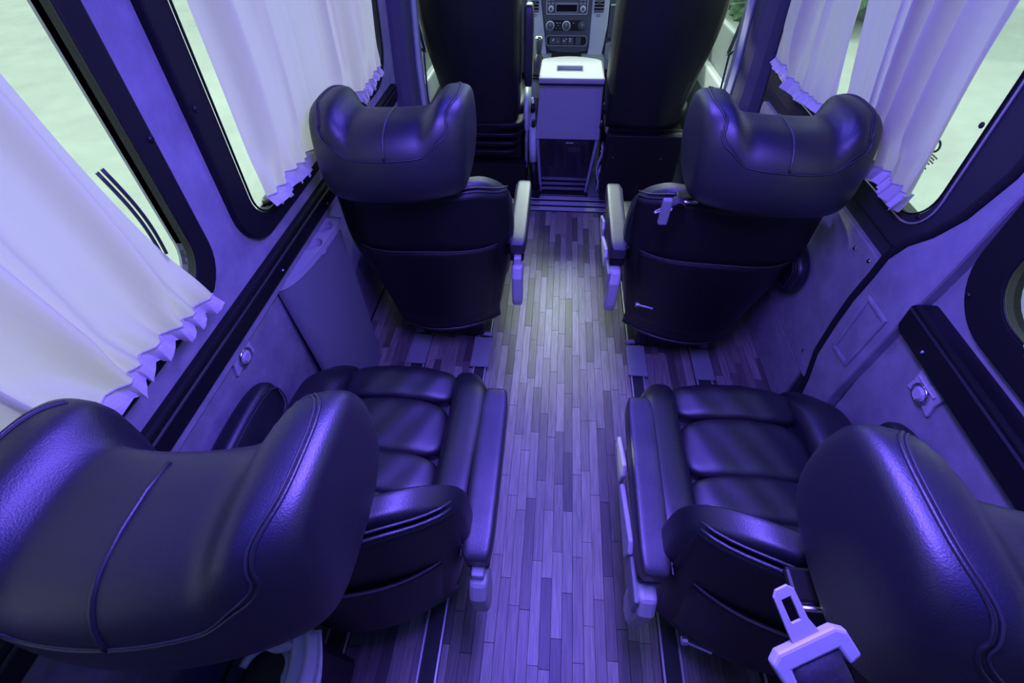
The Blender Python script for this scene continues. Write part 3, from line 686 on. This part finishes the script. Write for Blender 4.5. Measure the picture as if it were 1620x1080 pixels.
# cab seat belts
for s in (-1, 1):
    e = empty('cab_seat_belt', (s*.86, 2.86, 1.0), 'dark seat belt hanging beside the %s' % ('driver seat, left' if s < 0 else 'passenger cab seat, right'), 'seat belt')
    MB().grid(lambda u, v: Vector((s*(.905-.02*v-.045*v*v), 2.86+.02*v+.045*u, 1.75-.82*v)), 2, 14).out('webbing', 'webbing', e, solid=.003)
    MB().tube([(s*.84, 2.86, .945), (s*.865, 2.88, .96), (s*.84, 2.90, .945), (s*.82, 2.88, .93)], .008, 8, closed=True).out('slide', 'black', e, smooth=True)
    MB().tube([(s*.84, 2.88, .94), (s*.86, 2.90, .7), (s*.86, 2.95, .3)], .006, 6).out('lower_webbing', 'webbing', e, smooth=True)
# handbrake
hb = empty('handbrake', (-.215, 2.96, 0), 'grey handbrake lever rising between the driver seat and the fridge box', 'handbrake')
MB().tube([(-.190, 2.95, .06), (-.205, 2.955, .16), (-.214, 2.97, .26)], [.020, .024, .026], 14).out('lever_base', 'black', hb, smooth=True)
MB().tube([(-.214, 2.97, .26), (-.220, 2.99, .36), (-.224, 3.03, .47)], [.026, .025, .022], 14).out('lever_shaft', 'silver', hb, smooth=True)
MB().tube([(-.224, 3.03, .472), (-.228, 3.06, .54), (-.232, 3.10, .61), (-.232, 3.105, .62)], [.022, .018, .010, .004], 14).out('lever_grip', 'silver', hb, smooth=True)
MB().box((-.25, 2.93, 0), (-.16, 3.02, .07)).out('lever_mount', 'rubber', hb, bevel=.01)
# ================================================================== DASHBOARD
da = empty('dashboard', (0, 3.9, .5), 'grey van dashboard with radio, climate dials and air vents at the top centre', 'dashboard')
MB().prism([(3.74, .55), (3.74, 1.02), (3.80, 1.08), (4.28, 1.02), (4.28, .50)], lambda a, b: Vector((-.93, a, b)), lambda a, b: Vector((.93, a, b))).out('dash_body', 'dash', da, bevel=.02)
DX = lambda y0: (lambda a, b, d: Vector((a, y0-d, b)))
D = DX(3.72)
plate('centre_panel', [(-.222, 1.08), (.118, 1.08), (.126, .76), (.11, .715), (.04, .70), (-.08, .70), (-.145, .715), (-.17, .76)], [], D, -.02, .02, 'dash', da, bevel=.006)
plate('side_strip', [(-.315, 1.08), (-.225, 1.08), (-.173, .74), (-.16, .60), (-.26, .60), (-.285, .80)], [], D, -.02, .012, 'silver', da, bevel=.006)
plate('side_strip', [(.121, 1.08), (.235, 1.08), (.242, .87), (.215, .60), (.11, .60), (.128, .74)], [], D, -.02, .012, 'silver', da, bevel=.006)
rad = plate('radio', rr(-.175, .094, .934, 1.07, .008, 3), [], D, .02, .026, 'dash', da, bevel=.002)
plate('radio_rim', rr(-.178, .097, .931, 1.073, .01, 3), [rr(-.174, .093, .935, 1.069, .008, 3)], D, .019, .028, 'silver', rad)
plate('display', rr(-.112, .026, .946, .986, .003, 2), [], D, .026, .028, 'gloss', rad)
plate('display_frame', rr(-.118, .032, .941, .996, .004, 2), [rr(-.112, .026, .946, .986, .003, 2)], D, .026, .031, 'cabgrey', rad)
for x in (-.147, .066):
    MB().lathe([(.019, 0), (.017, .012), (.012, .014), (.011, .014)], (x, 3.694, .963), (0, -1, 0), 18).out('dial_knob', 'silver', rad, smooth=False)
    MB().lathe([(.010, 0), (.009, .018)], (x, 3.694, .963), (0, -1, 0), 14).out('dial_cap', 'dash', rad)
for x in (-.16, -.135, .05, .075):
    for z in (.992, 1.012): plate('radio_button', rr(x-.009, x+.009, z-.006, z+.006, .002, 2), [], D, .026, .031, 'cabgrey', rad)
cl = plate('climate_panel', rr(-.178, .10, .838, .898, .028, 5), [], D, .02, .024, 'black', da, bevel=.002)
for x in (-.148, -.038, .070):
    MB().lathe([(.028, 0), (.029, .004), (.024, .010), (.022, .006)], (x, 3.696, .867), (0, -1, 0), 24).out('climate_ring', 'silver' if x < .05 else 'dash', cl)
    MB().lathe([(.021, 0), (.019, .020), (.012, .023)], (x, 3.696, .867), (0, -1, 0), 20).out('climate_knob', 'dash', cl)
    MB().box((x-.002, 3.670, .872), (x+.002, 3.675, .885)).out('knob_mark', 'white', cl)
for x, z in ((-.105, .882), (-.095, .882), (-.08, .882), (-.105, .852), (-.08, .852), (-.093, .867), (.01, .882)):
    MB().box((x-.003, 3.694, z-.002), (x+.003, 3.696, z+.002)).out('climate_mark', 'white', cl)
swp = plate('switch_panel', rr(-.170, .108, .748, .806, .018, 4), [], D, .018, .022, 'black', da, bevel=.002)
plate('switch_rim', rr(-.173, .111, .745, .809, .02, 4), [rr(-.168, .106, .750, .804, .018, 4)], D, .018, .025, 'cabgrey', swp)
for x in (-.13, -.09, -.045, 0, .05):
    plate('switch_key', rr(x-.019, x+.019, .756, .798, .003, 2), [], D, .022, .025, 'dash', swp)
for k, (x, z, w, h) in enumerate([(-.125, .780, .005, .004), (-.12, .785, .003, .006), (-.088, .775, .006, .003), (-.048, .780, .008, .006), (-.030, .788, .004, .004), (-.005, .789, .008, .003), (-.005, .776, .007, .003)]):
    MB().prism([(x-w, z-h), (x+w, z-h), (x, z+h)] if k in (2, 3) else [(x-w, z-h), (x+w, z-h), (x+w, z+h), (x-w, z+h)], lambda a, b: Vector((a, 3.6945, b)), lambda a, b: Vector((a, 3.6955, b))).out('switch_symbol', 'white', swp)
for x0, x1 in ((-.282, -.228), (.139, .205)):
    vt = plate('air_vent', rr(x0, x1, .940, 1.075, .006, 3), [], D, .011, .0125, 'rubber', da)
    plate('vent_frame', rr(x0-.005, x1+.005, .935, 1.078, .008, 3), [rr(x0, x1, .940, 1.073, .006, 3)], D, .010, .018, 'silver', vt)
    for k in range(7): MB().box((x0, 3.695, .948+k*.018), (x1, 3.707, .953+k*.018)).out('vent_slat', 'cabgrey', vt)
    MB().box(((x0+x1)/2-.012, 3.69, .985), ((x0+x1)/2+.012, 3.70, .997)).out('vent_tab', 'dash', vt)
    MB().tube([((x0+x1)/2+.011*cos(a), 3.708, .922+.006*sin(a)) for a in [k*2*pi/14 for k in range(14)]], .002, 5, closed=True).out('vent_symbol', 'dash', vt)
gb = plate('glovebox', rr(.25, .88, .79, .972, .01, 3), [], D, -.01, .004, 'dash', da, bevel=.004)
MB().box((.25, 3.712, .976), (.88, 3.722, .984)).out('glovebox_edge', 'silver', gb)
lb = plate('lower_tray', rr(.245, .60, .60, .765, .015, 4), [rr(.27, .57, .66, .745, .01, 3)], D, -.02, .02, 'cabgrey', da, bevel=.004)
MB().box((.27, 3.72, .66), (.57, 3.735, .745)).out('tray_back', 'silver', lb)
plate('driver_panel', rr(-.88, -.33, .79, .99, .01, 3), [], D, -.01, .006, 'dash', da, bevel=.004)
# lower console with gear lever
MB().prism([(3.42, .0), (3.42, .50), (3.50, .64), (3.74, .70), (3.74, .0)], lambda a, b: Vector((-.27, a, b)), lambda a, b: Vector((.245, a, b))).out('lower_console', 'cabgrey', da, bevel=.02)
MB().prism([(3.52, .645), (3.53, .665), (3.70, .70), (3.71, .68)], lambda a, b: Vector((-.13, a, b)), lambda a, b: Vector((.08, a, b))).out('console_slot', 'rubber', da)
MB().tube([(-.15, 3.56, .665), (-.05, 3.50, .655), (.03, 3.50, .655), (.12, 3.56, .665)], .008, 6).out('console_lip', 'silver', da, smooth=True)
gl = MB().lathe([(.058, 0), (.050, .02), (.040, .06), (.034, .09), (.022, .12), (.014, .13)], (-.213, 3.50, .625), n=16).out('gear_lever', 'leather', da, smooth=True)
MB().tube([(-.213+.06*cos(a), 3.5+.07*sin(a), .625) for a in [k*2*pi/24 for k in range(24)]], .008, 6, closed=True).out('boot_ring', 'black', gl, smooth=True)
MB().lathe([(.012, 0), (.018, .02), (.022, .06), (.024, .085), (.018, .10)], (-.213, 3.50, .745), n=18).out('lever_knob', 'dash', gl, smooth=True)
MB().lathe([(.024, 0), (.026, .008), (.020, .018), (.015, .020)], (-.213, 3.50, .838), n=18).out('knob_cap', 'chrome', gl)
MB().lathe([(.014, 0), (.012, .003)], (-.213, 3.50, .858), n=16).out('shift_badge', 'felt', gl)
# steering wheel (outside the frame to the left but part of the cab)
# ================================================================== OUTSIDE
for k, (x, y, r) in enumerate(((-4.5, 11.5, 1.6), (4.5, 11.5, 1.6))):
    rg = random.Random(k); V, F = CG[20]; o = []
    for p in V:
        q = sq(p, 2.6); s_ = 1+.10*sin(q.x*9+k)+.10*sin(q.y*11)+.08*sin(q.z*13+q.x*7)+.08*rg.random(); o.append((x+q.x*r*s_, y+q.y*1.6*s_, .3+q.z*1.1*s_))
    h = link('hedge', o, F, 'hedge', None); tag(h, 'rounded green hedge seen through the %s cab door window' % ('left' if x < 0 else 'right'), 'hedge')
